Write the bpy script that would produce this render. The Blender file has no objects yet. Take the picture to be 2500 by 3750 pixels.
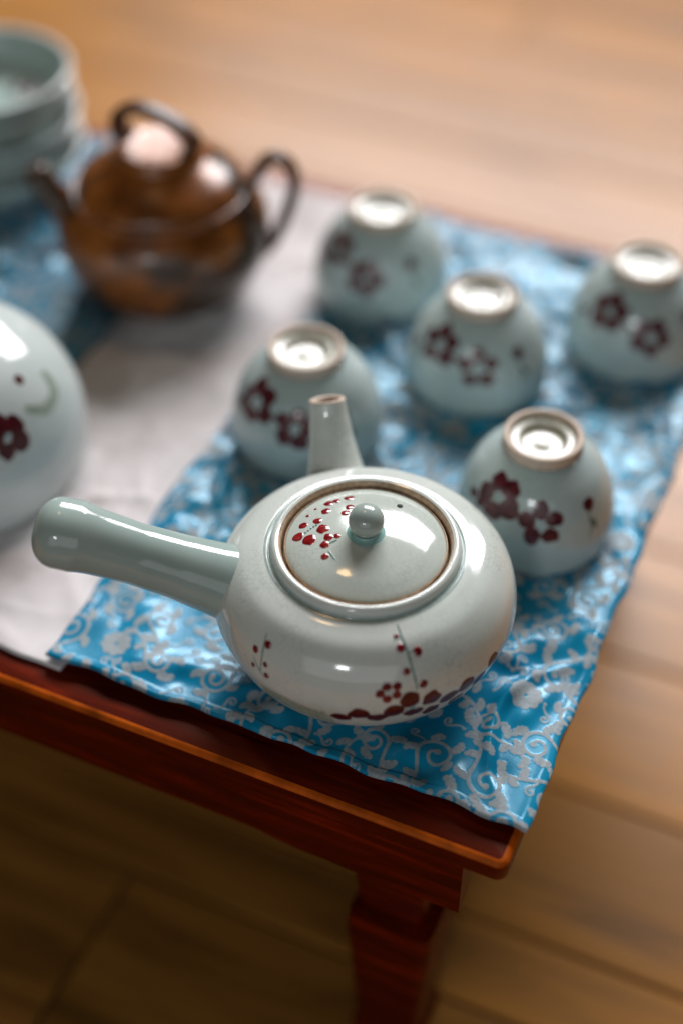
import bpy, math, random
import numpy as np
from math import radians, cos, sin, pi

# ------------------------------------------------------------------ camera, light, exposure
S = bpy.context.scene
H0 = 0.215                       # height of the table top over the floor
CAMH = 0.475                     # camera over the table top
cam_d = bpy.data.cameras.new('camera'); cam = bpy.data.objects.new('camera', cam_d)
S.collection.objects.link(cam); S.camera = cam
cam.location = (0, 0, H0 + CAMH); cam.rotation_euler = (radians(46), 0, 0)
cam_d.sensor_fit = 'VERTICAL'; cam_d.sensor_height = 36; cam_d.sensor_width = 24; cam_d.lens = 50
cam_d.clip_start = .02; cam_d.clip_end = 100
cam_d.dof.use_dof = True; cam_d.dof.focus_distance = .574; cam_d.dof.aperture_fstop = 1.75
cam_d.dof.aperture_blades = 0

W = bpy.data.worlds.new('World'); S.world = W; W.use_nodes = True
bg = W.node_tree.nodes['Background']; bg.inputs[0].default_value = (1.0, .93, .88, 1); bg.inputs[1].default_value = .016

def area(name, loc, target, sx, sy, power, col):
    l = bpy.data.lights.new(name, 'AREA'); l.shape = 'RECTANGLE'; l.size = sx; l.size_y = sy; l.energy = power; l.color = col
    o = bpy.data.objects.new(name, l); S.collection.objects.link(o); o.location = loc
    d = np.array(target) - np.array(loc)
    import mathutils
    o.rotation_euler = mathutils.Vector(d).to_track_quat('-Z', 'Y').to_euler()
    return o
area('window_light', (1.25, 5.15, 3.75), (.03, .55, .2), 4.3, 2.0, 700, (.98, .97, 1.0))
area('window_fill_light', (-.40, -1.75, .95), (.0, .4, .25), 2.6, 1.3, 9.0, (.90, .94, 1.0))  # window behind the camera, enlarged and softened as an added front fill
area('lit_pane_light', (-.56, -1.60, 1.35), (.0, .5, .25), .28, .20, 7, (.95, .98, 1.0))
lp = bpy.data.lights.new('ceiling_lamp_light', 'POINT'); lp.energy = 7; lp.color = (1, .62, .30); lp.shadow_soft_size = .09
lo = bpy.data.objects.new('ceiling_lamp_light', lp); S.collection.objects.link(lo); lo.location = (-.27, .92, 1.9)

S.view_settings.view_transform = 'Standard'; S.view_settings.look = 'None'; S.view_settings.gamma = 1
S.view_settings.exposure = 0.0; S.view_settings.use_curve_mapping = False
S.render.engine = 'CYCLES'
S.cycles.use_denoising = True; S.cycles.max_bounces = 8; S.cycles.caustics_reflective = False; S.cycles.caustics_refractive = False

rng = np.random.default_rng(7); random.seed(7)
COL = S.collection
# table frame: u runs along the table front, v runs away from it
TA = radians(-24); EX = np.array([cos(TA), sin(TA)]); EY = np.array([-sin(TA), cos(TA)]); TO = np.array([.0546, .3023])
def uv(u, v, z=0.): q = TO + EX * u + EY * v; return (float(q[0]), float(q[1]), H0 + z)

# ------------------------------------------------------------------ profiles
def spline(pts, n=10):
    """Catmull-Rom through (r,z) points."""
    out = []
    P = [pts[0]] + list(pts) + [pts[-1]]
    for i in range(1, len(P) - 2):
        p0, p1, p2, p3 = [np.array(P[i + k], float) for k in (-1, 0, 1, 2)]
        for t in np.linspace(0, 1, n, endpoint=False):
            out.append(.5 * ((2 * p1) + (-p0 + p2) * t + (2 * p0 - 5 * p1 + 4 * p2 - p3) * t * t + (-p0 + 3 * p1 - 3 * p2 + p3) * t ** 3))
    out.append(np.array(P[-2], float))
    a = np.array(out); a[:, 0] = np.maximum(a[:, 0], 0)
    return a

TEAPOT = spline([(.0322, 0), (.035, .0002), (.037, .003), (.0470, .0090), (.0566, .0200), (.0617, .0325), (.0624, .0400),
                 (.0594, .0508), (.0522, .0592), (.0445, .0625), (.0400, .0632)], 10)
LID = spline([(.0325, .0646), (.0300, .0662), (.0240, .0686), (.0160, .0704), (.0095, .0714), (.0062, .0718)], 8)
CUP = spline([(.0338, 0), (.0349, .0012), (.0358, .0060), (.0358, .0140), (.0347, .0225), (.0319, .0325), (.0274, .0417),
              (.0219, .0482), (.0176, .0518)], 8) * np.array([1.045, .92])
BOWL = spline([(r * .95, z * .95) for r, z in ((.0640, 0), (.0655, .0015), (.0685, .0140), (.0690, .0270), (.0665, .0410), (.0600, .0560), (.0490, .0690),
               (.0360, .0775), (.0250, .0805))], 8)
SAUCER_IN = spline([(.0500, .0250), (.0492, .0246), (.0470, .0190), (.0420, .0105), (.0330, .0062), (.0180, .0052), (.0, .0050)], 8)

# ------------------------------------------------------------------ materials
class N:
    def __init__(s, name):
        s.m = bpy.data.materials.new(name); s.m.use_nodes = True; s.t = s.m.node_tree
        s.b = s.t.nodes['Principled BSDF']; s.o = s.t.nodes['Material Output']
    def n(s, typ, **kw):
        x = s.t.nodes.new(typ)
        for k, v in kw.items():
            if k.startswith('i_'):
                x.inputs[k[2:].replace('_', ' ')].default_value = v
            else: setattr(x, k, v)
        return x
    def l(s, a, b): s.t.links.new(a, b)
    def ramp(s, fac, stops):
        r = s.n('ShaderNodeValToRGB'); e = r.color_ramp.elements
        while len(e) < len(stops): e.new(.5)
        for q, (p, c) in zip(e, stops): q.position = p; q.color = (*c, 1) if len(c) == 3 else c
        s.l(fac, r.inputs[0]); return r.outputs[0]
    def mix(s, fac, a, b, mode='MIX'):
        x = s.n('ShaderNodeMix', data_type='RGBA', blend_type=mode)
        for sock, v in ((x.inputs[0], fac), (x.inputs[6], a), (x.inputs[7], b)):
            if hasattr(v, 'is_linked'): s.l(v, sock)
            else: sock.default_value = v if not isinstance(v, tuple) else (*v, 1)
        return x.outputs[2]
    def coords(s, scale=(1, 1, 1), rot=(0, 0, 0), kind='Object'):
        t = s.n('ShaderNodeTexCoord'); m = s.n('ShaderNodeMapping'); m.inputs['Scale'].default_value = scale; m.inputs['Rotation'].default_value = rot
        s.l(t.outputs[kind], m.inputs[0]); return m.outputs[0]
    def noise(s, vec, scale, detail=4, rough=.55, dist=0):
        x = s.n('ShaderNodeTexNoise'); x.inputs['Scale'].default_value = scale; x.inputs['Detail'].default_value = detail
        x.inputs['Roughness'].default_value = rough; x.inputs['Distortion'].default_value = dist; s.l(vec, x.inputs['Vector']); return x.outputs['Fac']
    def bump(s, h, strength, dist):
        b = s.n('ShaderNodeBump'); b.inputs['Strength'].default_value = strength; b.inputs['Distance'].default_value = dist
        s.l(h, b.inputs['Height']); s.l(b.outputs[0], s.b.inputs['Normal']); return b
    def set(s, **kw):
        for k, v in kw.items():
            sock = s.b.inputs[k.replace('_', ' ')]
            if hasattr(v, 'is_linked'): s.l(v, sock)
            else: sock.default_value = (*v, 1) if isinstance(v, tuple) and len(v) == 3 else v
        return s

def celadon(name, c1, c2, crackle=True, rough=.10):
    m = N(name); v = m.coords()
    big = m.noise(v, 30, 3); base = m.ramp(big, [(.3, c1), (.72, c2)])
    speck = m.noise(v, 900, 2, .7)
    base = m.mix(m.ramp(speck, [(.62, (0, 0, 0)), (.74, (.18, .18, .18))]), base, tuple(x * .72 for x in c1))
    if crackle:
        wv = m.n('ShaderNodeVectorMath', operation='ADD'); nz = m.n('ShaderNodeTexNoise'); nz.inputs['Scale'].default_value = 160
        m.l(v, nz.inputs['Vector']); sc = m.n('ShaderNodeVectorMath', operation='SCALE'); sc.inputs['Scale'].default_value = .004
        m.l(nz.outputs['Color'], sc.inputs[0]); m.l(v, wv.inputs[0]); m.l(sc.outputs[0], wv.inputs[1])
        vo = m.n('ShaderNodeTexVoronoi', feature='DISTANCE_TO_EDGE'); vo.inputs['Scale'].default_value = 380; m.l(wv.outputs[0], vo.inputs['Vector'])
        line = m.ramp(vo.outputs['Distance'], [(0, (1, 1, 1)), (.055, (0, 0, 0))])
        patch = m.ramp(m.noise(v, 45, 2), [(.40, (0, 0, 0)), (.62, (.48, .48, .48))])
        fac = m.mix(1.0, line, patch, 'MULTIPLY')
        base = m.mix(fac, base, tuple(x * .55 for x in c1))
    m.bump(m.noise(v, 120, 2), .06, .0006)
    m.set(Base_Color=base, Roughness=rough, IOR=1.52, Specular_IOR_Level=.55)
    return m.m

def plain(name, c, rough=.4, vary=.25, scale=200, **kw):
    m = N(name); v = m.coords(); f = m.noise(v, scale, 3)
    m.set(Base_Color=m.ramp(f, [(.25, tuple(x * (1 - vary) for x in c)), (.75, tuple(min(1, x * (1 + vary)) for x in c))]), Roughness=rough, **kw)
    return m.m

M = {}
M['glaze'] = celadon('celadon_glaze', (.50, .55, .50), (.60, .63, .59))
M['cup_glaze'] = celadon('cup_celadon_glaze', (.39, .49, .475), (.49, .57, .55))
M['bowl_glaze'] = celadon('bowl_celadon_glaze', (.50, .565, .54), (.58, .63, .605), crackle=False)
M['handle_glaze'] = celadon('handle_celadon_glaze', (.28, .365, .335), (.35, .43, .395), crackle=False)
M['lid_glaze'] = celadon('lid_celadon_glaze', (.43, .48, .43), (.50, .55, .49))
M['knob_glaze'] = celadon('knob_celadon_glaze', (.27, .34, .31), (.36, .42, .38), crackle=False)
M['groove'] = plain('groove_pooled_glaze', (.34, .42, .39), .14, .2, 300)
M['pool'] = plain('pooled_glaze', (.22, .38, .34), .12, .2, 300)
M['stack_glaze'] = celadon('stacked_bowl_glaze', (.30, .40, .37), (.39, .48, .45), crackle=False)
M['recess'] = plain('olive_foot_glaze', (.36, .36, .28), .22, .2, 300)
M['pale_rim'] = plain('pale_glazed_rim', (.66, .68, .65), .15, .1, 200)
M['rim'] = plain('iron_brown_rim', (.43, .30, .19), .35, .35, 500)
M['clay'] = plain('bare_clay', (.50, .40, .31), .6, .25, 600)
def paint(name, thin, mid, thick, rough=.14, glaze=(.53, .57, .54), scale=420):
    # brushed pigment that thins out into the glaze at the edge of each stroke
    m = N(name); v = m.coords(); f = m.noise(v, scale, 4, .65, .4); at = m.n('ShaderNodeAttribute', attribute_name='pigment')
    c = m.ramp(f, [(.30, thick), (.52, mid), (.74, thin)])
    a = m.n('ShaderNodeMath', operation='MULTIPLY_ADD'); a.inputs[1].default_value = .45; m.l(m.noise(v, scale * 2.2, 3, .6), a.inputs[0]); m.l(at.outputs['Fac'], a.inputs[2])
    c = m.mix(m.ramp(a.outputs[0], [(.34, (0, 0, 0)), (.72, (1, 1, 1))]), glaze, c)
    m.set(Base_Color=c, Roughness=rough); return m.m
M['red'] = paint('berry_red_enamel', (.26, .020, .018), (.15, .006, .008), (.07, .003, .004))
M['lid_red'] = paint('lid_red_enamel', (.36, .045, .040), (.21, .008, .010), (.10, .004, .006))
M['dark_red'] = paint('plum_red_enamel', (.15, .014, .018), (.070, .004, .008), (.028, .002, .004), .3)
M['cup_red'] = paint('cup_plum_red', (.19, .035, .042), (.080, .010, .014), (.035, .004, .007), .2, (.47, .55, .53))
M['stem'] = paint('stem_green', (.16, .27, .23), (.095, .19, .16), (.05, .12, .11))
M['leaf'] = paint('painted_leaf_green', (.38, .43, .36), (.30, .35, .28), (.22, .28, .22), .2)
M['center'] = paint('flower_centre_dots', (.40, .55, .54), (.26, .42, .42), (.10, .2, .2))
M['dark_hole'] = plain('dark_hole', (.012, .02, .018), .8)

def copper():
    m = N('brown_lustre_glaze'); v = m.coords()
    f = m.noise(v, 38, 5, .6, .6); c = m.ramp(f, [(.30, (.065, .019, .004)), (.5, (.22, .068, .012)), (.72, (.36, .12, .022))])
    c = m.mix(m.ramp(m.noise(v, 17, 2, .5), [(.48, (0, 0, 0)), (.58, (.85,) * 3)]), c, (.020, .018, .013))
    m.set(Base_Color=c, Metallic=.10, Roughness=m.ramp(m.noise(v, 60, 3), [(.3, (.20,) * 3), (.7, (.32,) * 3)]), Specular_IOR_Level=.55)
    m.bump(m.noise(v, 70, 4), .28, .0010); return m.m
M['copper'] = copper()
M['bronze_handle'] = plain('dark_bronze_glaze', (.075, .027, .009), .36, .5, 120, Specular_IOR_Level=.3)

def lacquer():
    m = N('red_lacquer_wood'); v = m.coords((6, 60, 60), (0, 0, -TA))
    f = m.noise(v, 2.2, 6, .6, .5); c = m.ramp(f, [(.25, (.020, .0012, .0001)), (.55, (.075, .0042, .0003)), (.8, (.20, .013, .0008))])
    m.set(Base_Color=c, Roughness=.33, Specular_IOR_Level=.2, Specular_Tint=(1, .40, .2))
    m.bump(f, .10, .0008); return m.m
M['lacquer'] = lacquer()
M['worn_edge_highlight'] = plain('worn_lacquer_edge_highlight', (.42, .078, .006), .35, .6, 60, Specular_IOR_Level=.2, Specular_Tint=(1, .5, .25))  # worn arris; its bright orange highlight line is painted into the colour

def wood(name, tint):
    m = N(name); v = m.coords((2.2, 26, 26), (0, 0, 0))
    oi = m.n('ShaderNodeObjectInfo'); off = m.n('ShaderNodeVectorMath', operation='MULTIPLY_ADD')
    cmb = m.n('ShaderNodeCombineXYZ'); m.l(oi.outputs['Random'], cmb.inputs[0]); m.l(oi.outputs['Random'], cmb.inputs[1])
    off.inputs[1].default_value = (37, 53, 0); m.l(cmb.outputs[0], off.inputs[0]); m.l(v, off.inputs[2]); vv = off.outputs[0]
    f = m.noise(vv, 1.6, 8, .62, .9)
    c = m.ramp(f, [(.30, tuple(x * .36 for x in tint)), (.48, tint), (.75, tuple(min(1, x * 1.35) for x in tint))])
    k = m.noise(vv, .55, 2, .5); c = m.mix(m.ramp(k, [(.62, (0, 0, 0)), (.75, (.55,) * 3)]), c, tuple(x * .42 for x in tint))
    hv = m.n('ShaderNodeHueSaturation'); m.l(c, hv.inputs['Color']); mr = m.n('ShaderNodeMapRange'); mr.inputs[3].default_value = .78; mr.inputs[4].default_value = 1.14
    m.l(oi.outputs['Random'], mr.inputs[0]); m.l(mr.outputs[0], hv.inputs['Value'])
    m.set(Base_Color=hv.outputs[0], Roughness=m.ramp(f, [(.3, (.34,) * 3), (.7, (.24,) * 3)]), Specular_IOR_Level=.19)
    m.bump(f, .22, .0010); return m.m
M['wood'] = wood('floor_board_wood', (.355, .153, .030))
M['gap'] = plain('dark_floor_gap', (.045, .021, .009), .8)

def brocade():
    m = N('blue_brocade_silk'); at = m.n('ShaderNodeAttribute', attribute_name='pattern'); v = m.coords()
    w1 = m.n('ShaderNodeTexWave', wave_type='BANDS', bands_direction='X'); w1.inputs['Scale'].default_value = 420; m.l(v, w1.inputs['Vector'])
    w2 = m.n('ShaderNodeTexWave', wave_type='BANDS', bands_direction='Y'); w2.inputs['Scale'].default_value = 420; m.l(v, w2.inputs['Vector'])
    weave = m.mix(.5, w1.outputs['Color'], w2.outputs['Color'])
    blue = m.ramp(m.noise(v, 26, 3), [(.3, (.000, .150, .285)), (.7, (.002, .275, .455))])
    silver = m.ramp(m.noise(v, 700, 2), [(.3, (.27, .295, .30)), (.7, (.39, .405, .40))])
    fac = m.ramp(at.outputs['Fac'], [(.18, (0, 0, 0)), (.85, (.92, .92, .92))])
    col = m.mix(fac, blue, silver); col = m.mix(m.mix(1.0, weave, (.14, .14, .14), 'MULTIPLY'), col, (.02, .08, .14))
    m.set(Base_Color=col, Roughness=m.ramp(fac, [(0, (.27,) * 3), (1, (.62,) * 3)]), Specular_IOR_Level=m.ramp(fac, [(0, (.62,) * 3), (1, (.12,) * 3)]),
          Specular_Tint=(.55, .85, 1.0), Sheen_Weight=.0, Sheen_Roughness=.35, Sheen_Tint=(.6, .85, 1.0))
    m.bump(weave, .12, .0003); return m.m
M['brocade'] = brocade()

def linen():
    m = N('off_white_linen'); v = m.coords()
    w1 = m.n('ShaderNodeTexWave', wave_type='BANDS', bands_direction='X'); w1.inputs['Scale'].default_value = 300; w1.inputs['Distortion'].default_value = 1; m.l(v, w1.inputs['Vector'])
    w2 = m.n('ShaderNodeTexWave', wave_type='BANDS', bands_direction='Y'); w2.inputs['Scale'].default_value = 300; w2.inputs['Distortion'].default_value = 1; m.l(v, w2.inputs['Vector'])
    weave = m.mix(.5, w1.outputs['Color'], w2.outputs['Color'])
    c = m.ramp(m.noise(v, 22, 5, .6), [(.30, (.46, .42, .41)), (.46, (.63, .59, .585)), (.75, (.72, .69, .685))])
    m.set(Base_Color=c, Roughness=1.0, Specular_IOR_Level=.1); m.bump(weave, .4, .0004); return m.m
M['linen'] = linen()

# ------------------------------------------------------------------ mesh helpers
def mesh_obj(name, verts, faces, mat, parent=None, smooth=True, loc=None, rotz=0.):
    me = bpy.data.meshes.new(name); me.from_pydata([tuple(map(float, v)) for v in verts], [], faces); me.update()
    if smooth: me.polygons.foreach_set('use_smooth', [True] * len(me.polygons))
    if hasattr(verts, 'd'):
        at = me.attributes.new('pigment', 'FLOAT', 'POINT'); at.data.foreach_set('value', np.array(verts.d, np.float32))
    me.materials.append(M[mat]); o = bpy.data.objects.new(name, me); COL.objects.link(o)
    if parent is not None: o.parent = parent
    if loc is not None: o.location = loc
    o.rotation_euler[2] = rotz
    return o
def empty(name, loc, label, cat, group=None, rotz=0.):
    o = bpy.data.objects.new(name, None); COL.objects.link(o); o.location = loc; o.rotation_euler[2] = rotz; o.empty_display_size = .02
    tag(o, label, cat, group); return o
def tag(o, label, cat, group=None):
    o['label'] = label; o['category'] = cat
    if group: o['group'] = group
def lathe(prof, seg=96):
    V, F, rings = [], [], []
    for r, z in prof:
        if r < 1e-6: V.append((0, 0, z)); rings.append([len(V) - 1])
        else:
            i0 = len(V)
            for k in range(seg):
                a = 2 * pi * k / seg; V.append((r * cos(a), r * sin(a), z))
            rings.append(list(range(i0, i0 + seg)))
    for A, B in zip(rings, rings[1:]):
        for k in range(seg):
            j = (k + 1) % seg
            if len(A) == 1 and len(B) == 1: continue
            if len(A) == 1: F.append((A[0], B[j], B[k]))
            elif len(B) == 1: F.append((A[k], A[j], B[0]))
            else: F.append((A[k], A[j], B[j], B[k]))
    return V, F
def cr(points, n=8):
    P = [np.array(points[0], float) * 2 - np.array(points[1], float)] + [np.array(p, float) for p in points] + [np.array(points[-1], float) * 2 - np.array(points[-2], float)]
    out = []
    for i in range(1, len(P) - 2):
        p0, p1, p2, p3 = P[i - 1:i + 3]
        for t in np.linspace(0, 1, n, endpoint=False):
            out.append(.5 * (2 * p1 + (p2 - p0) * t + (2 * p0 - 5 * p1 + 4 * p2 - p3) * t * t + (-p0 + 3 * p1 - 3 * p2 + p3) * t ** 3))
    out.append(P[-2]); return np.array(out)
def sweep(path, sect, up=(0, 0, 1), caps=True, seg=28):
    """sect(i, t)-> (half width, half height, squareness) ; path: Nx3"""
    V, F = [], []; n = len(path); up = np.array(up, float)
    T = np.gradient(path, axis=0); T /= np.linalg.norm(T, axis=1)[:, None] + 1e-12
    for i in range(n):
        side = np.cross(T[i], up); side /= np.linalg.norm(side) + 1e-12; nn = np.cross(side, T[i])
        a, b, e = sect(i, i / (n - 1))
        for k in range(seg):
            th = 2 * pi * k / seg; c, s = cos(th), sin(th)
            x = a * math.copysign(abs(c) ** e, c); y = b * math.copysign(abs(s) ** e, s)
            V.append(path[i] + side * x + nn * y)
    for i in range(n - 1):
        for k in range(seg):
            j = (k + 1) % seg; F.append((i * seg + k, i * seg + j, (i + 1) * seg + j, (i + 1) * seg + k))
    if caps: F.append(tuple(range(seg))[::-1]); F.append(tuple((n - 1) * seg + k for k in range(seg)))
    return V, F
def box(x0, x1, y0, y1, z0, z1):
    V = [(x, y, z) for z in (z0, z1) for y in (y0, y1) for x in (x0, x1)]
    return V, [(0, 2, 3, 1), (4, 5, 7, 6), (0, 1, 5, 4), (2, 6, 7, 3), (0, 4, 6, 2), (1, 3, 7, 5)]
def bevel(o, w, seg=3):
    b = o.modifiers.new('bevel', 'BEVEL'); b.width = w; b.segments = seg; b.limit_method = 'ANGLE'; return o

class VL(list):
    """vertices with the thickness of the pigment at each"""
    def __init__(s): super().__init__(); s.d = []

class Surf:
    """a turned surface on which enamel is laid: (angle, arc length) -> point and normal"""
    def __init__(s, prof):
        s.p = prof; s.s = np.r_[0, np.cumsum(np.hypot(*np.diff(prof, axis=0).T))]
        d = np.gradient(prof, axis=0); d /= np.linalg.norm(d, axis=1)[:, None] + 1e-12; s.n = np.c_[d[:, 1], -d[:, 0]]
        if s.n[:, 0].mean() < 0 and s.n[:, 1].mean() < 0: s.n = -s.n
    def at(s, phi, q, off):
        r = np.interp(q, s.s, s.p[:, 0]); z = np.interp(q, s.s, s.p[:, 1]); nr = np.interp(q, s.s, s.n[:, 0]); nz = np.interp(q, s.s, s.n[:, 1])
        return ((r + nr * off) * cos(phi), (r + nr * off) * sin(phi), z + nz * off)
    def rad(s, q): return max(.003, float(np.interp(q, s.s, s.p[:, 0])))
    def blob(s, V, F, phi, q, ra, rb, rot=0., rise=.0003, seg=16, lob=0.):
        """raised drop of enamel centred at phi (deg), q (m)"""
        i0 = len(V); R = s.rad(q); rings = [(0, 1), (.5, .9), (.84, .5), (1, .04)]
        wob = rng.uniform(-1, 1, 3)
        for f, hgt in rings:
            for k in range(seg if f else 1):
                t = 2 * pi * k / seg; w = 1 + lob * (wob[0] * cos(2 * t) + wob[1] * sin(3 * t) + wob[2] * cos(5 * t)) / 3
                a, b = ra * f * w * cos(t), rb * f * w * sin(t); a, b = a * cos(rot) - b * sin(rot), a * sin(rot) + b * cos(rot)
                V.append(s.at(radians(phi) + a / R, q + b, hgt * rise)); V.d.append({0: 1., .5: 1., .84: .85}.get(f, 0.))
        for k in range(seg): F.append((i0, i0 + 1 + k, i0 + 1 + (k + 1) % seg))
        for g in range(2):
            a0 = i0 + 1 + g * seg
            for k in range(seg): j = (k + 1) % seg; F.append((a0 + k, a0 + seg + k, a0 + seg + j, a0 + j))
    def line(s, V, F, pts, w, rise=.00018):
        """painted stroke through (phi deg, q m) points, w half width"""
        P = cr([(p[0], p[1], 0) for p in pts], 6)[:, :2] if len(pts) > 1 else pts
        n = len(P); i0 = len(V)
        for i in range(n):
            a, b = P[max(0, i - 1)], P[min(n - 1, i + 1)]; R = s.rad(P[i][1])
            d = np.array([radians(b[0] - a[0]) * R, b[1] - a[1]]); d /= np.linalg.norm(d) + 1e-9; nx, ny = -d[1], d[0]
            ww = w * (.6 + .4 * sin(pi * (i + .6) / (n + .2)))
            for k, hh in ((-1, .00002), (0, rise), (1, .00002)):
                V.append(s.at(radians(P[i][0]) + nx * ww * k / R, P[i][1] + ny * ww * k, hh)); V.d.append(1. if k == 0 else .25)
        for i in range(n - 1):
            for k in range(2): a0 = i0 + i * 3 + k; F.append((a0, a0 + 1, a0 + 4, a0 + 3))

def enamel(name, mat, parent, fn):
    V, F = VL(), []; fn(V, F); return mesh_obj(name, V, F, mat, parent)

# ------------------------------------------------------------------ floor
floor = mesh_obj('floor', *box(-6, 6, -6, 6, -.06, -.006), 'gap', smooth=False); floor['kind'] = 'structure'
floor.location = (TO[0], TO[1], 0); floor.rotation_euler[2] = TA
edges = [-.62, -.50, -.39, -.275, -.165, -.06, .047, .096, .195]
while edges[-1] < 2.6: edges.append(edges[-1] + random.uniform(.098, .135))
for i, (v0, v1) in enumerate(zip(edges, edges[1:])):
    x = -2.2 + random.uniform(0, .6)
    cuts = [x]
    while cuts[-1] < 2.2: cuts.append(cuts[-1] + random.uniform(.7, 1.3))
    if abs(v0 + .06) < .01: cuts = [-2.2, -1.1, -.207, .78, 1.7]
    if abs(v0 - .047) < .01: cuts = [-2.1, -.9, .95, 2.0]
    for a, b in zip(cuts, cuts[1:]):
        g = .0010; L, Wd = (b - a) / 2 - g, (v1 - v0) / 2 - g
        o = mesh_obj('plank', *box(-L, L, -Wd, Wd, -.02, 0), 'wood', floor, smooth=False)
        o.location = ((a + b) / 2, (v0 + v1) / 2, random.uniform(-.0006, .0006)); bevel(o, .0014, 2)

# ------------------------------------------------------------------ table
U0, U1, V0, V1 = -.518, .010, -.002, .424
table = empty('tea_table', uv(0, 0, -H0), 'low dark red lacquered wooden tea table on the plank floor', 'table', rotz=TA)
def rrect(inset, rad, n=10):
    x0, x1, y0, y1 = U0 + inset, U1 - inset, V0 + inset, V1 - inset; r = max(.002, rad - inset); P = []
    for cx, cy, a0 in ((x1 - r, y0 + r, -90), (x1 - r, y1 - r, 0), (x0 + r, y1 - r, 90), (x0 + r, y0 + r, 180)):
        for k in range(n + 1): a = radians(a0 + 90 * k / n); P.append((cx + r * cos(a), cy + r * sin(a)))
    return P
prof = [(.040, -.0012), (.0120, -.0013), (.0030, -.0014)]
bead = [(.0030, -.0014), (.0018, -.0016), (.0008, -.0023), (.0002, -.0034)]
skirt = [(.0002, -.0034), (0, -.0050), (0, -.0110), (.0010, -.0132), (.0035, -.0142), (.040, -.0142)]
V, F = [], []; rings = []
for ins, z in prof + bead[1:] + skirt[1:]:
    P = rrect(ins, .005); rings.append(range(len(V), len(V) + len(P))); V += [(x, y, H0 + z) for x, y in P]
n = len(rings[0])
for A, B in zip(rings, rings[1:]):
    for k in range(n): F.append((A[k], B[k], B[(k + 1) % n], A[(k + 1) % n]))
F.append(tuple(rings[0])); F.append(tuple(rings[-1])[::-1])
top = mesh_obj('tabletop', V, F, 'lacquer', table); top.data.materials.append(M['worn_edge_highlight'])
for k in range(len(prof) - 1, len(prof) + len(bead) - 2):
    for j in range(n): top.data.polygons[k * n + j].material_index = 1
top.data.polygons[-1].use_smooth = False; top.data.polygons[-2].use_smooth = False
def apron(length, name='apron'):
    # drop of the lower edge: deeper brackets beside the legs
    xs = np.linspace(0, length, 60); V, F = [], []
    for x in xs:
        d = min(x, length - x); k = 1 / (1 + math.exp((d - .085) / .003)); k2 = 1 / (1 + math.exp((d - .050) / .003))
        zb = -.0470 - .0035 * k - .0015 * k2
        for y in (0, .012): V += [(x, y, H0 - .0144), (x, y, H0 + zb)]
    for i in range(len(xs) - 1):
        a = i * 4; b = a + 4
        F += [(a, a + 1, b + 1, b), (a + 2, b + 2, b + 3, a + 3), (a + 1, a + 3, b + 3, b + 1), (a, b, b + 2, a + 2)]
    F += [(0, 2, 3, 1), (len(V) - 4, len(V) - 3, len(V) - 1, len(V) - 2)]
    return V, F
VA, FA = apron(U1 - U0 - .036)
o = mesh_obj('apron', VA, FA, 'lacquer', table, smooth=False, loc=(U0 + .018, V0 + .004, 0))
o = mesh_obj('apron', VA, FA, 'lacquer', table, smooth=False, loc=(U1 - .018, V1 - .004, 0), rotz=pi)
VB, FB = apron(V1 - V0 - .036)
mesh_obj('apron', VB, FB, 'lacquer', table, smooth=False, loc=(U1 - .0200, V0 + .018, 0), rotz=pi / 2)
mesh_obj('apron', VB, FB, 'lacquer', table, smooth=False, loc=(U0 + .0200, V1 - .018, 0), rotz=-pi / 2)
legz = [(-.0145, .0178, 0), (-.0560, .0178, 0), (-.0860, .0165, 0), (-.0900, .0150, 0), (-.0945, .0150, 0), (-.0975, .0198, .001), (-.1060, .0208, .001), (-.1300, .0196, .001), (-.1700, .0175, .0005), (-.2060, .0160, 0), (-.2080, .0178, 0), (-.2150, .0178, 0)]
pz = [(b, c, a) for a, b, c in legz]
for (lx, ly, sx, sy) in ((U1 - .0520, V0 + .030, 1, -1), (U0 + .0520, V0 + .030, -1, -1), (U1 - .0520, V1 - .030, 1, 1), (U0 + .0520, V1 - .030, -1, 1)):
    V, F = [], []; seg = 40
    for w, bulge, z in pz:
        for k in range(seg):
            t = 2 * pi * k / seg; c, s = cos(t), sin(t); e = .22
            V.append((sx * bulge + w * math.copysign(abs(c) ** e, c), sy * bulge + w * math.copysign(abs(s) ** e, s), H0 + z))
    for i in range(len(pz) - 1):
        for k in range(seg): j = (k + 1) % seg; F.append((i * seg + k, (i + 1) * seg + k, (i + 1) * seg + j, i * seg + j))
    F.append(tuple(range(seg))); F.append(tuple((len(pz) - 1) * seg + k for k in range(seg))[::-1])
    lg = mesh_obj('leg', V, F, 'lacquer', table, loc=(lx, ly, 0)); lg.data.set_sharp_from_angle(angle=radians(28))

# ------------------------------------------------------------------ cloths
OBJ_UV = []   # spots on the cloth pressed flat by what stands there
def to_uv(x, y): d = np.array([x, y]) - TO; return float(d @ EX), float(d @ EY)
TEA = (.0098, .4022)
CUPS = [(.0903, .4817), (.0708, .5912), (-.0169, .5457), (.0223, .6710), (.1586, .6209)]
for c in [TEA] + CUPS: OBJ_UV.append((*to_uv(*c),   .035 if c != TEA else .042))

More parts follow.
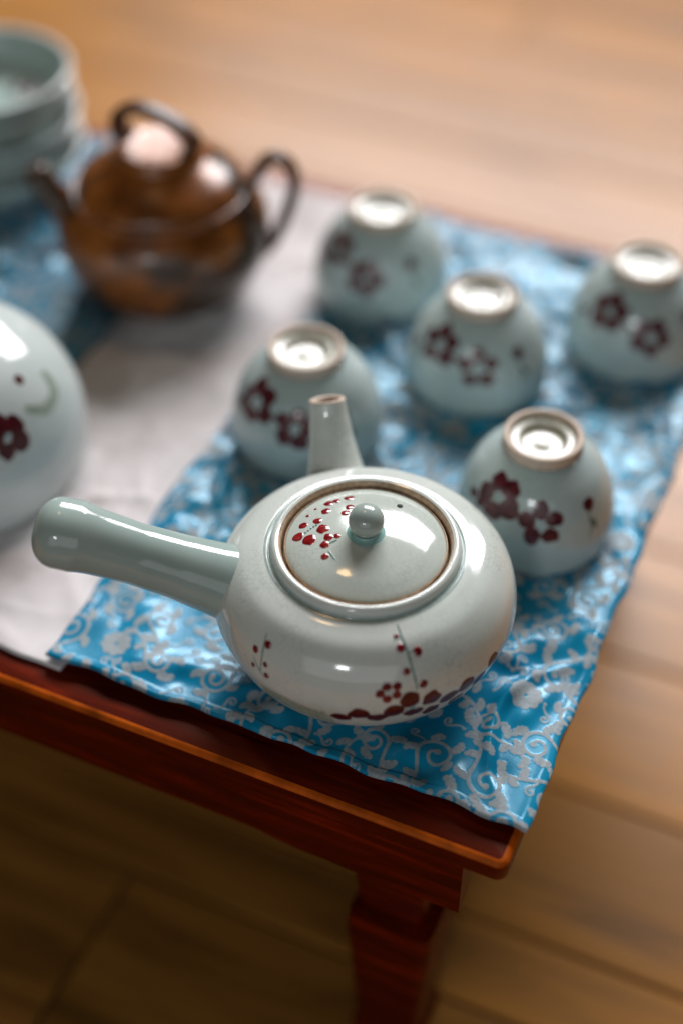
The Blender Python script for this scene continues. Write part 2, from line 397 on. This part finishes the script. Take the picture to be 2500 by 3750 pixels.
def scroll_mask(w, d, res):
    """brocade of curling stems, feathered leaves and rosettes, stamped as woven thread"""
    nu, nv = int(w / res) + 2, int(d / res) + 2; A = np.zeros((nv, nu), np.float32); r_ = np.random.default_rng(21)
    def stamp(x, y, r):
        i0, i1 = max(0, int((x - r) / res) - 1), min(nu, int((x + r) / res) + 3); j0, j1 = max(0, int((y - r) / res) - 1), min(nv, int((y + r) / res) + 3)
        if i0 >= i1 or j0 >= j1: return
        D = np.hypot((np.arange(i0, i1) * res - x)[None, :], (np.arange(j0, j1) * res - y)[:, None])
        np.maximum(A[j0:j1, i0:i1], np.clip((r - D) / res * .8 + .5, 0, 1), out=A[j0:j1, i0:i1])
    def hook(x, y, a, L, bend, w0, w1, tip=0.):
        n = max(8, int(L / .00045)); P = []
        for i in range(n):
            t = i / (n - 1); th = a + bend * t * t; P.append((x, y)); stamp(x, y, w0 + (w1 - w0) * t); x += L / n * cos(th); y += L / n * sin(th)
        if tip: stamp(x, y, tip)
        return P
    def acanthus(x, y, a, L, hand):
        # a scrolling leaf: curved rib with fat rounded lobes along its outer side
        S_ = hook(x, y, a, L, hand * 1.7, .0008, .0006, .0013)
        for k, t in enumerate((.15, .38, .6, .8)):
            q = S_[int(t * (len(S_) - 1))]; th = a + hand * 1.7 * t * t
            hook(q[0], q[1], th - hand * 1.0, L * (.42 - .2 * t), hand * .9, .0006, .0011 - .0004 * t)
            if k in (1, 2): hook(q[0], q[1], th + hand * 1.1, L * .22, -hand * .6, .0007, .0010)
    def curl(cx, cy, a, R, turns, hand, w0):
        n = int(2 * pi * R * turns / .0005); P = []
        for i in range(n):
            t = i / n; rr = R * (1 - .78 * t ** 1.1); th = a + hand * 2 * pi * turns * t; q = (cx + rr * cos(th), cy + rr * sin(th)); P.append(q); stamp(*q, w0 * (1 - .25 * t))
        stamp(*P[-1], w0 * 1.7); return P
    def rosette(x, y, R):
        for k in range(9):
            a = 2 * pi * k / 9; hook(x + R * .36 * cos(a), y + R * .36 * sin(a), a, R * .5, .5, .0014, .0022)
        for k in range(24): a = 2 * pi * k / 24; stamp(x + R * .22 * cos(a), y + R * .22 * sin(a), .0005)
    stepu, stepv = .0240, .0212; row = 0; y = -.004
    while y < d + .02:
        x = -.008 + (stepu / 2 if row % 2 else 0); col = 0
        while x < w + .02:
            px, py = x + r_.normal(0, .0022), y + r_.normal(0, .0022); hand = 1 if (row + col) % 2 else -1
            if (row * 2 + col) % 11 == 3: rosette(px, py, .0062)
            else:
                a = r_.uniform(0, 2 * pi); R = r_.uniform(.0058, .0084); P = curl(px, py, a, R, r_.uniform(1.2, 1.6), hand, .00085)
                for k in range(4):
                    q = P[int(len(P) * (.03 + .15 * k))]; oa = math.atan2(q[1] - py, q[0] - px); acanthus(q[0], q[1], oa + hand * .5, r_.uniform(.0046, .0074), hand if k % 2 else -hand)
                S_ = hook(*P[0], a - hand * pi / 2, .022, hand * 1.5, .0008, .0006, .0013)
                for k in (.35, .6, .8):
                    q = S_[int(len(S_) * k)]; acanthus(q[0], q[1], a - hand * pi / 2 + (1.0 if k != .6 else -1.0) * hand, r_.uniform(.0040, .0062), -hand if k == .6 else hand)
            x += stepu; col += 1
        y += stepv; row += 1
    k_ = int(.0030 / res)
    for n_ in range(9000):      # small tendrils wherever the ground is still open
        x, y = r_.uniform(0, w), r_.uniform(0, d); i, j = int(x / res), int(y / res)
        if A[max(0, j - k_):j + k_ + 1, max(0, i - k_):i + k_ + 1].mean() < .015:
            a = r_.uniform(0, 2 * pi); hd = 1 if r_.random() > .5 else -1; curl(x, y, a, .0023, 1.0, hd, .0005)
            hook(x + .0023 * cos(a), y + .0023 * sin(a), a - hd * 1.4, .006, hd * 1.2, .0006, .0004, .0008)
    return A

def cloth_heights(U, Vv, amp, seed, n=46, flat=(), bumps=0.):
    r_ = np.random.default_rng(seed); Z = np.zeros_like(U)
    u0, u1, v0, v1 = U.min(), U.max(), Vv.min(), Vv.max()
    for k in range(n):
        cu, cv = r_.uniform(u0, u1), r_.uniform(v0, v1); a = r_.uniform(0, pi); L = r_.uniform(.02, .06); wd = r_.uniform(.0030, .0085); am = r_.uniform(.3, 1) * amp * (1 if r_.random() > .25 else -.4)
        du, dv = U - cu, Vv - cv; t = du * cos(a) + dv * sin(a); s = -du * sin(a) + dv * cos(a) + .35 * t * t / L
        Z += am * np.exp(-(t / L) ** 2 - (s / wd) ** 2)
    for k in range(int(bumps * (u1 - u0) * (v1 - v0) * 1e4)):
        cu, cv = r_.uniform(u0, u1), r_.uniform(v0, v1); sg = r_.uniform(.0045, .009); st = r_.uniform(1, 2.2); a = r_.uniform(0, pi)
        du, dv = U - cu, Vv - cv; t = (du * cos(a) + dv * sin(a)) / (sg * st); q = (-du * sin(a) + dv * cos(a)) / sg
        Z += amp * r_.uniform(-.55, .75) * np.exp(-t * t - q * q)
    F_ = np.ones_like(U)
    for fu, fv, fr in flat: F_ *= 1 - np.exp(-(np.hypot(U - fu, Vv - fv) / fr) ** 8)
    return Z * F_

def cloth(name, u0, u1, v0, v1, res, z0, amp, seed, mat, flat=(), pattern=None, droop=None, edge_wave=.0008, n=46, bumps=0.):
    nu, nv = int(round((u1 - u0) / res)) + 1, int(round((v1 - v0) / res)) + 1
    gu, gv = np.meshgrid(np.linspace(u0, u1, nu), np.linspace(v0, v1, nv))
    Z = z0 + cloth_heights(gu, gv, amp, seed, n, flat, bumps)
    De = np.minimum(np.minimum(gu - u0, u1 - gu), np.minimum(gv - v0, v1 - gv))
    Z = z0 + (Z - z0) * (.45 + .55 * np.clip(De / .012, 0, 1))
    if pattern is not None: Z += .00010 * pattern[:nv, :nu] + .00045 * np.clip((.0042 - De) / .0006, 0, 1) * np.clip(De / .0008, 0, 1)
    # irregular hem line
    eu = edge_wave * (np.sin(gv * 95 + seed) + .6 * np.sin(gv * 231 + 2 * seed)); ev = edge_wave * (np.sin(gu * 120 + seed) + .6 * np.sin(gu * 263))
    fu = np.clip((gu - u0) / (u1 - u0), 0, 1); fv = np.clip((gv - v0) / (v1 - v0), 0, 1)
    X = gu + eu * (np.abs(fu - .5) * 2) ** 6; Y = gv + ev * (np.abs(fv - .5) * 2) ** 6
    if droop is not None:
        t = np.clip(X - droop, 0, None); Z = Z - t * t * 26 - t * .15
    V = np.stack([X, Y, Z], -1).reshape(-1, 3)
    # hem: a rolled border hanging just under the edge
    idx = np.arange(nu * nv).reshape(nv, nu)
    f = np.stack([idx[:-1, :-1], idx[:-1, 1:], idx[1:, 1:], idx[1:, :-1]], -1).reshape(-1, 4)
    border = np.concatenate([idx[0, :], idx[1:, -1], idx[-1, -2::-1], idx[-2:0:-1, 0]])
    hv = V[border].copy(); hv[:, 2] -= .0016; hi = np.arange(len(border)) + len(V); nx = np.roll(border, -1); hn = np.roll(hi, -1)
    f2 = np.stack([border, hi, hn, nx], -1)
    V = np.concatenate([V, hv]); f = np.concatenate([f, f2])
    me = bpy.data.meshes.new(name); me.vertices.add(len(V)); me.vertices.foreach_set('co', V.astype(np.float32).ravel())
    me.loops.add(f.size); me.loops.foreach_set('vertex_index', f.astype(np.int32).ravel())
    me.polygons.add(len(f)); me.polygons.foreach_set('loop_start', np.arange(0, f.size, 4, dtype=np.int32)); me.polygons.foreach_set('loop_total', np.full(len(f), 4, dtype=np.int32))
    me.update(calc_edges=True); me.validate(); me.polygons.foreach_set('use_smooth', [True] * len(me.polygons))
    if pattern is not None:
        at = me.attributes.new('pattern', 'FLOAT', 'POINT'); p = pattern[:nv, :nu].reshape(-1); at.data.foreach_set('value', np.concatenate([p, p[border]]).astype(np.float32))
    me.materials.append(M[mat]); o = bpy.data.objects.new(name, me); COL.objects.link(o)
    o.location = uv(0, 0, 0); o.rotation_euler[2] = TA
    return o
white = cloth('linen_cloth', -.345, -.198, .0125, .405, .0015, .0006, .0013, 5, 'linen', n=60, edge_wave=.0005, bumps=.16)
tag(white, 'off-white linen cloth strip under the copper kettle, between the two blue brocades', 'cloth')
RES = .00042; pat = scroll_mask(.220, .394, RES)
blue = cloth('brocade_runner', -.206, .012, .0148, .4038, RES, .0042, .0045, 11, 'brocade', OBJ_UV, pat, droop=.006, n=40, bumps=.42)
tag(blue, 'bright blue silk brocade with silver scrolls under the teapot and cups', 'table runner', 'blue brocade runners')
blue2 = bpy.data.objects.new('brocade_runner', blue.data); COL.objects.link(blue2)
blue2.rotation_euler[2] = TA + pi; q = uv(-.508, .4186, 0); blue2.location = q
tag(blue2, 'blue silk brocade runner under the stacked bowls beside the kettle', 'table runner', 'blue brocade runners')
CLZ = .0044   # where things stand on the cloth

# ------------------------------------------------------------------ teapot
tp = empty('teapot', (*TEA, H0 + CLZ - .0006), 'pale celadon crackle teapot with straight side handle and painted red berries', 'teapot')
inner = [(.0400, .0632), (.0392, .0628), (.0386, .0634), (.0384, .0650), (.0379, .0665), (.0366, .0674), (.0352, .0671)]
body = mesh_obj('body', *lathe(np.concatenate([[(0, .0015), (.029, .0015)], TEAPOT, spline(inner, 5)[1:]]), 144), 'glaze', tp)
mesh_obj('lid_seat', *lathe(spline([(.0352, .0671), (.0345, .0662), (.0340, .0645), (.0338, .0600), (.0330, .0590), (.0300, .0590)], 5), 128), 'rim', body)
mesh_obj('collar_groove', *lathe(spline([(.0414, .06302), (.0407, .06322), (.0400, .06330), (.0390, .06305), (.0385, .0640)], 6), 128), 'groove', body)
TS, LS = Surf(TEAPOT), Surf(LID)
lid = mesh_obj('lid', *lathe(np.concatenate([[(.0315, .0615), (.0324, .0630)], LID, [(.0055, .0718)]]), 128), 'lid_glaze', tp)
mesh_obj('lid_edge', *lathe(spline([(.0322, .0632), (.0329, .0640), (.0329, .0648), (.0323, .0652)], 4), 128), 'rim', lid)
kn = spline([(.0082, .0714), (.0070, .0720), (.0060, .0727), (.0057, .0735)], 5)
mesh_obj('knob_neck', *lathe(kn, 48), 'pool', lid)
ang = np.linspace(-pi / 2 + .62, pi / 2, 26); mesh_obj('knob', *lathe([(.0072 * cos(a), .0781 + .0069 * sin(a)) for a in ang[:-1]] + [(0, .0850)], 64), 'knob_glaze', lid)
vh = mesh_obj('steam_hole', *lathe([(.0012, -.0002), (.0012, .00025), (0, .00026)], 20), 'dark_hole', lid)
vh.location = LS.at(radians(51.8), .0109, 0.); vh.rotation_euler = (0, radians(12), radians(53.6))
# side handle
az = radians(182)
hp = [(.0500, .0420), (.0595, .0464), (.0760, .0548), (.0918, .0625), (.1070, .0698), (.1150, .0734), (.1210, .0754)]
HP = cr([(r * cos(az), r * sin(az), z) for r, z in hp], 10); d_ = HP[-1] - HP[-2]; d_ /= np.linalg.norm(d_)
hr = np.interp(np.arange(len(HP)) / 10, range(7), [.0168, .0151, .0131, .0123, .0131, .0144, .0142])
tipn = 12; tipL = .0105
for k in range(1, tipn + 1): t = k / tipn; HP = np.vstack([HP, HP[60] + d_ * tipL * math.sin(t * pi / 2)]); hr = np.r_[hr, max(.0002, .0142 * math.cos(t * pi / 2) ** .82)]
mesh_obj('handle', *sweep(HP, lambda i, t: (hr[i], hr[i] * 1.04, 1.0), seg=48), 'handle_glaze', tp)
# spout: outer wall, lip, then back down the bore
az = radians(101.6); sp = [(.0470, .0330), (.0560, .0425), (.0640, .0520), (.0710, .0612), (.0765, .0695), (.0795, .0750)]
SP = cr([(r * cos(az), r * sin(az), z) for r, z in sp], 8); sr = list(np.interp(np.arange(len(SP)) / 8, range(6), [.0185, .0150, .0118, .0096, .0084, .0079]))
n0 = len(SP); ax = SP[-1] - SP[-2]; ax /= np.linalg.norm(ax)
ring = lambda c, r, seg=40: [c + r * (cos(t) * E1 + sin(t) * E2) for t in np.linspace(0, 2 * pi, seg, endpoint=False)]
E1 = np.cross(ax, (0, 0, 1.)); E1 /= np.linalg.norm(E1)
V, F = [], []
TT = np.gradient(SP, axis=0); TT /= np.linalg.norm(TT, axis=1)[:, None]
for c, r, t_ in zip(SP, sr, TT): E2 = np.cross(t_, E1); V += ring(c, r)
for i in range(n0 - 1):
    for k in range(40): j = (k + 1) % 40; F.append((i * 40 + k, (i + 1) * 40 + k, (i + 1) * 40 + j, i * 40 + j))
spout = mesh_obj('spout', V, F, 'glaze', tp)
V, F = [], []; E2 = np.cross(ax, E1)
for q, r in ((0, .0079), (.0007, .0077), (.0010, .0070), (.0008, .0060), (.0, .0054), (-.004, .0050), (-.010, .0050)): V += ring(SP[-1] + ax * q, r)
for i in range(6):
    for k in range(40): j = (k + 1) % 40; F.append((i * 40 + k, (i + 1) * 40 + k, (i + 1) * 40 + j, i * 40 + j))
F.append(tuple(6 * 40 + k for k in range(40)))
mesh_obj('spout_lip', V, F, 'clay', spout)
mm = .001
# painted sprigs, berries and blossoms (raised enamel)
def sprig_r(V, F): TS.line(V, F, [(-74.5, 86.5 * mm), (-74.3, 81.3 * mm), (-73.6, 76.0 * mm), (-73.1, 69.9 * mm), (-72.5, 64.5 * mm), (-71.9, 58.8 * mm)], .00048); TS.line(V, F, [(-74.2, 80.9 * mm), (-76.2, 81.6 * mm)], .0003); TS.line(V, F, [(-73.5, 74.9 * mm), (-70.7, 74.3 * mm)], .0003)
enamel('painted_stem', 'stem', body, sprig_r)
def sprig_l(V, F): TS.line(V, F, [(-134.1, 72.0 * mm), (-132.8, 67.4 * mm), (-132.0, 61.9 * mm), (-131.6, 55.4 * mm)], .0004); TS.line(V, F, [(-136.0, 60.0 * mm), (-133.1, 56.6 * mm), (-129.0, 53.2 * mm)], .0003)
enamel('painted_stem', 'stem', body, sprig_l)
for ph, q, r in ((-76.7, 81.8, 1.05), (-76.0, 76.9, 1.85), (-69.3, 74.2, 2.05), (-75.3, 67.6, 1.6), (-69.5, 60.8, 1.95), (-135.7, 63.5, 1.75), (-131.2, 68.4, 1.8), (-135.3, 56.0, 1.15), (-129.8, 60.1, 1.3), (-128.6, 55.3, 1.4)):
    enamel('berry', 'red', body, lambda V, F: TS.blob(V, F, ph, q * mm, r * mm, r * mm, rise=.00055, lob=.12))
for ph, q in ((-83.1, 62.5), (-79.3, 62.2), (-85.5, 59.6), (-79.5, 58.3), (-83.0, 56.8)):
    enamel('petal', 'red', body, lambda V, F: TS.blob(V, F, ph, q * mm, 2.05 * mm, 2.05 * mm, rise=.00018, lob=.2))
enamel('flower_centre', 'center', body, lambda V, F: [TS.blob(V, F, -82.1 + .9 * cos(k), (59.8 + .7 * sin(k)) * mm, .35 * mm, .35 * mm, seg=8) for k in range(6)])
for ph, q, r in ((-74.8, 54.6, 4.3), (-66.5, 52.3, 4.1), (-80.4, 49.2, 4.4), (-73.0, 45.5, 4.0), (-86.3, 44.9, 4.0), (-92.8, 48.2, 4.4), (-99.4, 44.0, 4.0), (-58.9, 47.6, 4.3), (-51.3, 49.6, 4.3), (-44, 46.5, 3.9), (-36.8, 51.6, 3.7), (-65.5, 42.0, 4.0), (-54.0, 40.0, 4.0)):
    enamel('petal', 'dark_red', body, lambda V, F: TS.blob(V, F, ph, q * mm, r * 1.06 * mm, r * .98 * mm, rise=.0002, lob=.25, seg=20))
enamel('flower_centre', 'center', body, lambda V, F: [TS.blob(V, F, -75.6 + 1.6 * cos(k * 1.1) + k * .3, (49.6 + .7 * sin(k * 2)) * mm, .5 * mm, .5 * mm, seg=8, rise=.0006) for k in range(8)])
def hill(V, F):
    i0 = len(V); ph = np.linspace(-132, -102.5, 30); tops = np.interp(ph, [-132, -129, -120.8, -112.8, -107, -102.5], [50.0, 53.0, 54.5, 52.6, 49.6, 41.0]) + .35 * np.sin(ph * 2.2)
    for a, t in zip(ph, tops):
        for k in range(6): V.append(TS.at(radians(a), (t - (t - 18) * k / 5) * mm, .00016 if k else .00002)); V.d.append(.75 if k else .3)
    for i in range(29):
        for k in range(5): a0 = i0 + i * 6 + k; F.append((a0, a0 + 1, a0 + 7, a0 + 6))
enamel('painted_leaf', 'leaf', body, hill)
# blossoms on the lid
for ph, q, r in ((163.2, 7.0, 1.9), (155.9, 12.3, 1.9), (169.0, 16.1, 2.6), (177.0, 6.0, 2.4), (-175.6, 10.8, 2.8), (-173.5, 18.6, 2.0), (-161.3, 16.3, 1.9), (-172.0, 22.1, 1.4), (-144.6, 13.6, 1.6),
                 (137.9, 11.9, 2.0), (126.8, 8.3, 2.0), (119.0, 9.1, 1.6), (106.2, 9.6, 2.0), (124.1, 19.2, 1.8), (112.0, 16.5, 1.8), (139.3, 6.6, .8), (150, 6.2, .9)):
    enamel('petal', 'lid_red', lid, lambda V, F: LS.blob(V, F, ph, q * mm, r * 1.1 * mm, r * 1.06 * mm, rise=.00030, lob=.25))
def lid_stems(V, F): LS.line(V, F, [(-148.7, 16.3 * mm), (-140, 15.8 * mm), (-132.1, 15.3 * mm)], .0005); LS.line(V, F, [(-159.4, 18.0 * mm), (-161.9, 21.5 * mm)], .0006)
enamel('painted_stem', 'stem', lid, lid_stems)
enamel('flower_centre', 'center', lid, lambda V, F: [LS.blob(V, F, 173 - k * 2.6, (9.2 + .9 * k) * mm, .65 * mm, .5 * mm, seg=8, rise=.0005) for k in range(5)])

# ------------------------------------------------------------------ cups turned upside down
CS = Surf(CUP)
foot = spline([(.0172, .0518), (.0170, .0530), (.0176, .0560), (.0175, .0577), (.0166, .0584), (.0154, .0582), (.0147, .0574), (.0142, .0560)], 5) * np.array([1.045, .92])
recess = spline([(.0142, .0560), (.0132, .0556), (.0112, .0553), (.0103, .0548), (.0096, .0534), (.0080, .0526), (.0045, .0526), (.0022, .0531), (.0, .0532)], 5) * np.array([1.045, .92])
cup_in = spline([(.0338, 0), (.0327, .0006), (.0333, .0090), (.0325, .0190), (.0300, .0330), (.0220, .0430), (.0, .0470)], 5) * np.array([1.045, .92])
def blossom(surf, V, F, C, ph, q, R, rp, rot, rise=.0004):
    r0 = surf.rad(q)
    for k in range(5):
        a = rot + 2 * pi * k / 5; w1, w2 = rng.uniform(.88, 1.14, 2); surf.blob(V, F, ph + math.degrees(R * cos(a) / r0), q + R * sin(a), rp * w1, rp * w2, rise=rise, lob=.3, seg=16)
    for k in range(9):
        a = k * 2.4; w = R * .28 * math.sqrt(k / 9); surf.blob(C[0], C[1], ph + math.degrees(w * cos(a) / r0), q + w * sin(a), .0005, .0005, rise=.00025, seg=6)
def make_cup(x, y, rz, lab, k):
    r_ = np.random.default_rng(100 + k); J = lambda w: float(r_.normal(0, w))
    t = empty('teacup', (x, y, H0 + CLZ - .0006), lab, 'cup', 'upturned teacups', rotz=radians(rz)); t.scale = (1 + J(.012), 1 + J(.012), 1 + J(.020))
    b = mesh_obj('body', *lathe(np.concatenate([cup_in[::-1], CUP[1:]]), 96), 'cup_glaze', t)
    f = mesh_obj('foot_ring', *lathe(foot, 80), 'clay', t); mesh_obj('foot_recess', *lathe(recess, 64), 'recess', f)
    for ph, q, rot in ((-135 + J(2), .0388 + J(.0010), 1.5 + J(.6)), (-95.5 + J(2), .0303 + J(.0010), 1.2 + J(.6))):
        Cc = (VL(), []); V, F = VL(), []; blossom(CS, V, F, Cc, ph, q, .0068 + J(.0002), .0046 + J(.0002), rot, .00013)
        fl = mesh_obj('painted_flower', V, F, 'cup_red', b); mesh_obj('flower_centre', *Cc, 'center', fl)
    enamel('painted_bud', 'cup_red', b, lambda V, F: CS.blob(V, F, -53 + J(1), .0365 + J(.0006), .0033, .0037, rise=.00013, lob=.2))
    enamel('painted_petal', 'cup_red', b, lambda V, F: CS.blob(V, F, -159 + J(1.5), .0312, .0034, .0024, rise=.00013, lob=.3))
    enamel('painted_petal', 'cup_red', b, lambda V, F: CS.blob(V, F, -147 + J(1.5), .0300, .0028, .0024, rise=.00013, lob=.3))
    enamel('painted_stem', 'cup_red', b, lambda V, F: CS.line(V, F, [(-124, .0370), (-115, .0350), (-106, .0320)], .0010, .00012))
    enamel('painted_stem', 'stem', b, lambda V, F: CS.line(V, F, [(-53, .0335), (-53, .029), (-52, .025), (-55, .019)], .0006, .00012))
    enamel('painted_leaf', 'stem', b, lambda V, F: CS.blob(V, F, -49.5, .0258, .0017, .0036, .5, rise=.00012, lob=.3))
    return t
info = [(0., 'upturned celadon teacup standing beside the teapot body, by the cloth edge'),
        (-3., 'upturned celadon teacup standing in the middle of the five cups'),
        (-3., 'upturned celadon teacup partly hidden behind the teapot spout'),
        (-10., 'upturned celadon teacup closest to the copper kettle loop handle'),
        (1., 'upturned celadon teacup at the far corner of the brocade, away from the kettle')]
for i, ((x, y), (rz, lab)) in enumerate(zip(CUPS, info)): make_cup(x, y, rz, lab, i)

# ------------------------------------------------------------------ serving bowl turned upside down
BS = Surf(BOWL); bw = empty('serving_bowl', (-.1905, .530, H0 + .0016), 'large upturned pale celadon bowl with a plum blossom beside the teapot handle', 'bowl')
bin_ = spline([(.0608, 0), (.0590, .0008), (.0620, .0140), (.0625, .0260), (.0590, .0400), (.0440, .0620), (.0, .0720)], 6)
b = mesh_obj('body', *lathe(np.concatenate([bin_[::-1], BOWL[1:]]), 128), 'bowl_glaze', bw)
f = mesh_obj('foot_ring', *lathe(spline([(.02375, .0765), (.0240, .0790), (.0236, .0812), (.0224, .0816), (.0212, .0806), (.0206, .0790)], 5), 80), 'clay', bw)
mesh_obj('foot_recess', *lathe(spline([(.0206, .0790), (.0195, .0778), (.0100, .0774), (0, .0774)], 4), 64), 'bowl_glaze', f)
for ph, q, rot in ((-47.4, .0528, .5), (-69, .031, .2)):
    Cc = (VL(), []); V, F = VL(), []; blossom(BS, V, F, Cc, ph, q, .0066, .0050, rot, .00014); fl = mesh_obj('painted_flower', V, F, 'dark_red', b); mesh_obj('flower_centre', *Cc, 'center', fl)
enamel('painted_bud', 'cup_red', b, lambda V, F: BS.blob(V, F, -24.5, .0711, .0026, .0028, rise=.00013))
enamel('painted_leaf', 'leaf', b, lambda V, F: BS.line(V, F, [(-32.9, .0594), (-23.7, .0530), (-14, .0535), (-9.5, .0590), (-8.5, .0650)], .0034))

# ------------------------------------------------------------------ copper kettle
kx, ky = -.098, .679
kt = empty('kettle', (kx, ky, H0 + .0020), 'shiny copper brown kettle with loop handles and short spout on the linen', 'kettle')
mesh_obj('body', *lathe(np.concatenate([[(0, .001), (.032, .001)], spline([(.036, 0), (.0385, .0020), (.0490, .0110), (.0565, .0260), (.0585, .0400), (.0562, .0510), (.0510, .0590), (.0485, .0615), (.0482, .0625)], 7), spline([(.0482, .0625), (.0489, .0632), (.0489, .0644), (.0474, .0652), (.0452, .0640)], 4)[1:]]), 128), 'copper', kt)
kl = mesh_obj('lid', *lathe(np.concatenate([[(.0450, .0630)], spline([(.0462, .0652), (.0445, .0690), (.0390, .0740), (.0310, .0785), (.0245, .0825), (.0228, .0862), (.0220, .0880), (.0212, .0886)], 6), [(.0200, .0884), (.010, .0882), (0, .0881)]]), 112), 'copper', kt)
a0 = radians(-28); cd = np.array([cos(a0), sin(a0), 0])
lp_ = cr([cd * r + np.array([0, 0, z]) for r, z in ((-.0185, .0878), (-.0230, .0930), (-.0225, .1005), (-.0155, .1062), (-.0020, .1078), (.0130, .1045), (.0220, .0985), (.0235, .0930), (.0190, .0880))], 8)
mesh_obj('lid_handle', *sweep(lp_, lambda i, t: (.0028, .0050 + .0024 * abs(t - .5) * 2, .6), up=tuple(np.cross(cd, (0, 0, 1))), seg=24), 'bronze_handle', kl)
kh = cr([(r, 0, z) for r, z in ((.0480, .0600), (.0520, .0710), (.0590, .0800), (.0665, .0800), (.0725, .0715), (.0715, .0580), (.0665, .0430), (.0600, .0290), (.0520, .0200))], 8)
mesh_obj('handle', *sweep(kh, lambda i, t: (.0034, .0050, .8), up=(0, 1, 0), seg=24), 'bronze_handle', kt)
ks = cr([(r, 0, z) for r, z in ((-.0450, .0400), (-.0530, .0500), (-.0605, .0610), (-.0680, .0730))], 8)
kr = np.linspace(.0115, .0072, len(ks))
mesh_obj('spout', *sweep(ks, lambda i, t: (kr[i], kr[i], 1), up=(0, 1, 0), seg=32), 'copper', kt)

# ------------------------------------------------------------------ stacked bowls
SAUCER_IN = SAUCER_IN * np.array([1.08, 1.05])
so = spline([(.0280, .0), (.0300, .0), (.0310, .0030), (.0385, .0070), (.0440, .0150), (.0468, .0215), (.0500, .0243), (.0500, .0250)], 6) * np.array([1.08, 1.05])
sx_, sy_ = -.2150, .785
ords = ['lowest celadon bowl of the stack, resting on the blue brocade', 'second celadon bowl up from the brocade in the stack', 'third celadon bowl up from the brocade, in the middle of the stack', 'fourth celadon bowl up, just under the topmost one of the stack', 'topmost celadon bowl of the stack, its painted inside showing']
SI = Surf(SAUCER_IN)
for i in range(5):
    o = empty('stacked_bowl', (sx_ + (.0012, -.001, .0015, -.0012, -.0005)[i], sy_ + (0, .0012, -.001, .001, .0006)[i], H0 + .0034 + i * .0124), ords[i], 'bowl', 'stack of celadon bowls', rotz=i * 1.3)
    b = mesh_obj('body', *lathe(np.concatenate([[(0, .002), (.026, .002)], so, SAUCER_IN[1:]]), 112), 'stack_glaze', o)
    mesh_obj('rim', *lathe(spline([(.0500, .0243), (.0518, .0250), (.0516, .0260), (.0498, .0258), (.0490, .0246)], 4) * np.array([1.08, 1.05]), 112), 'pale_rim', o)
    if i == 4:
        o.rotation_euler[2] = 0; SI.n = np.abs(SI.n) * np.array([-1, 1])
        for ph, q, rot in ((-30, .040, .4), (35, .036, 1.0), (-80, .042, .2)):
            Cc = (VL(), []); V, F = VL(), []; blossom(SI, V, F, Cc, ph, q, .0058, .0036, rot, .0005)
            fl = mesh_obj('painted_flower', V, F, 'cup_red', b); mesh_obj('flower_centre', *Cc, 'center', fl)
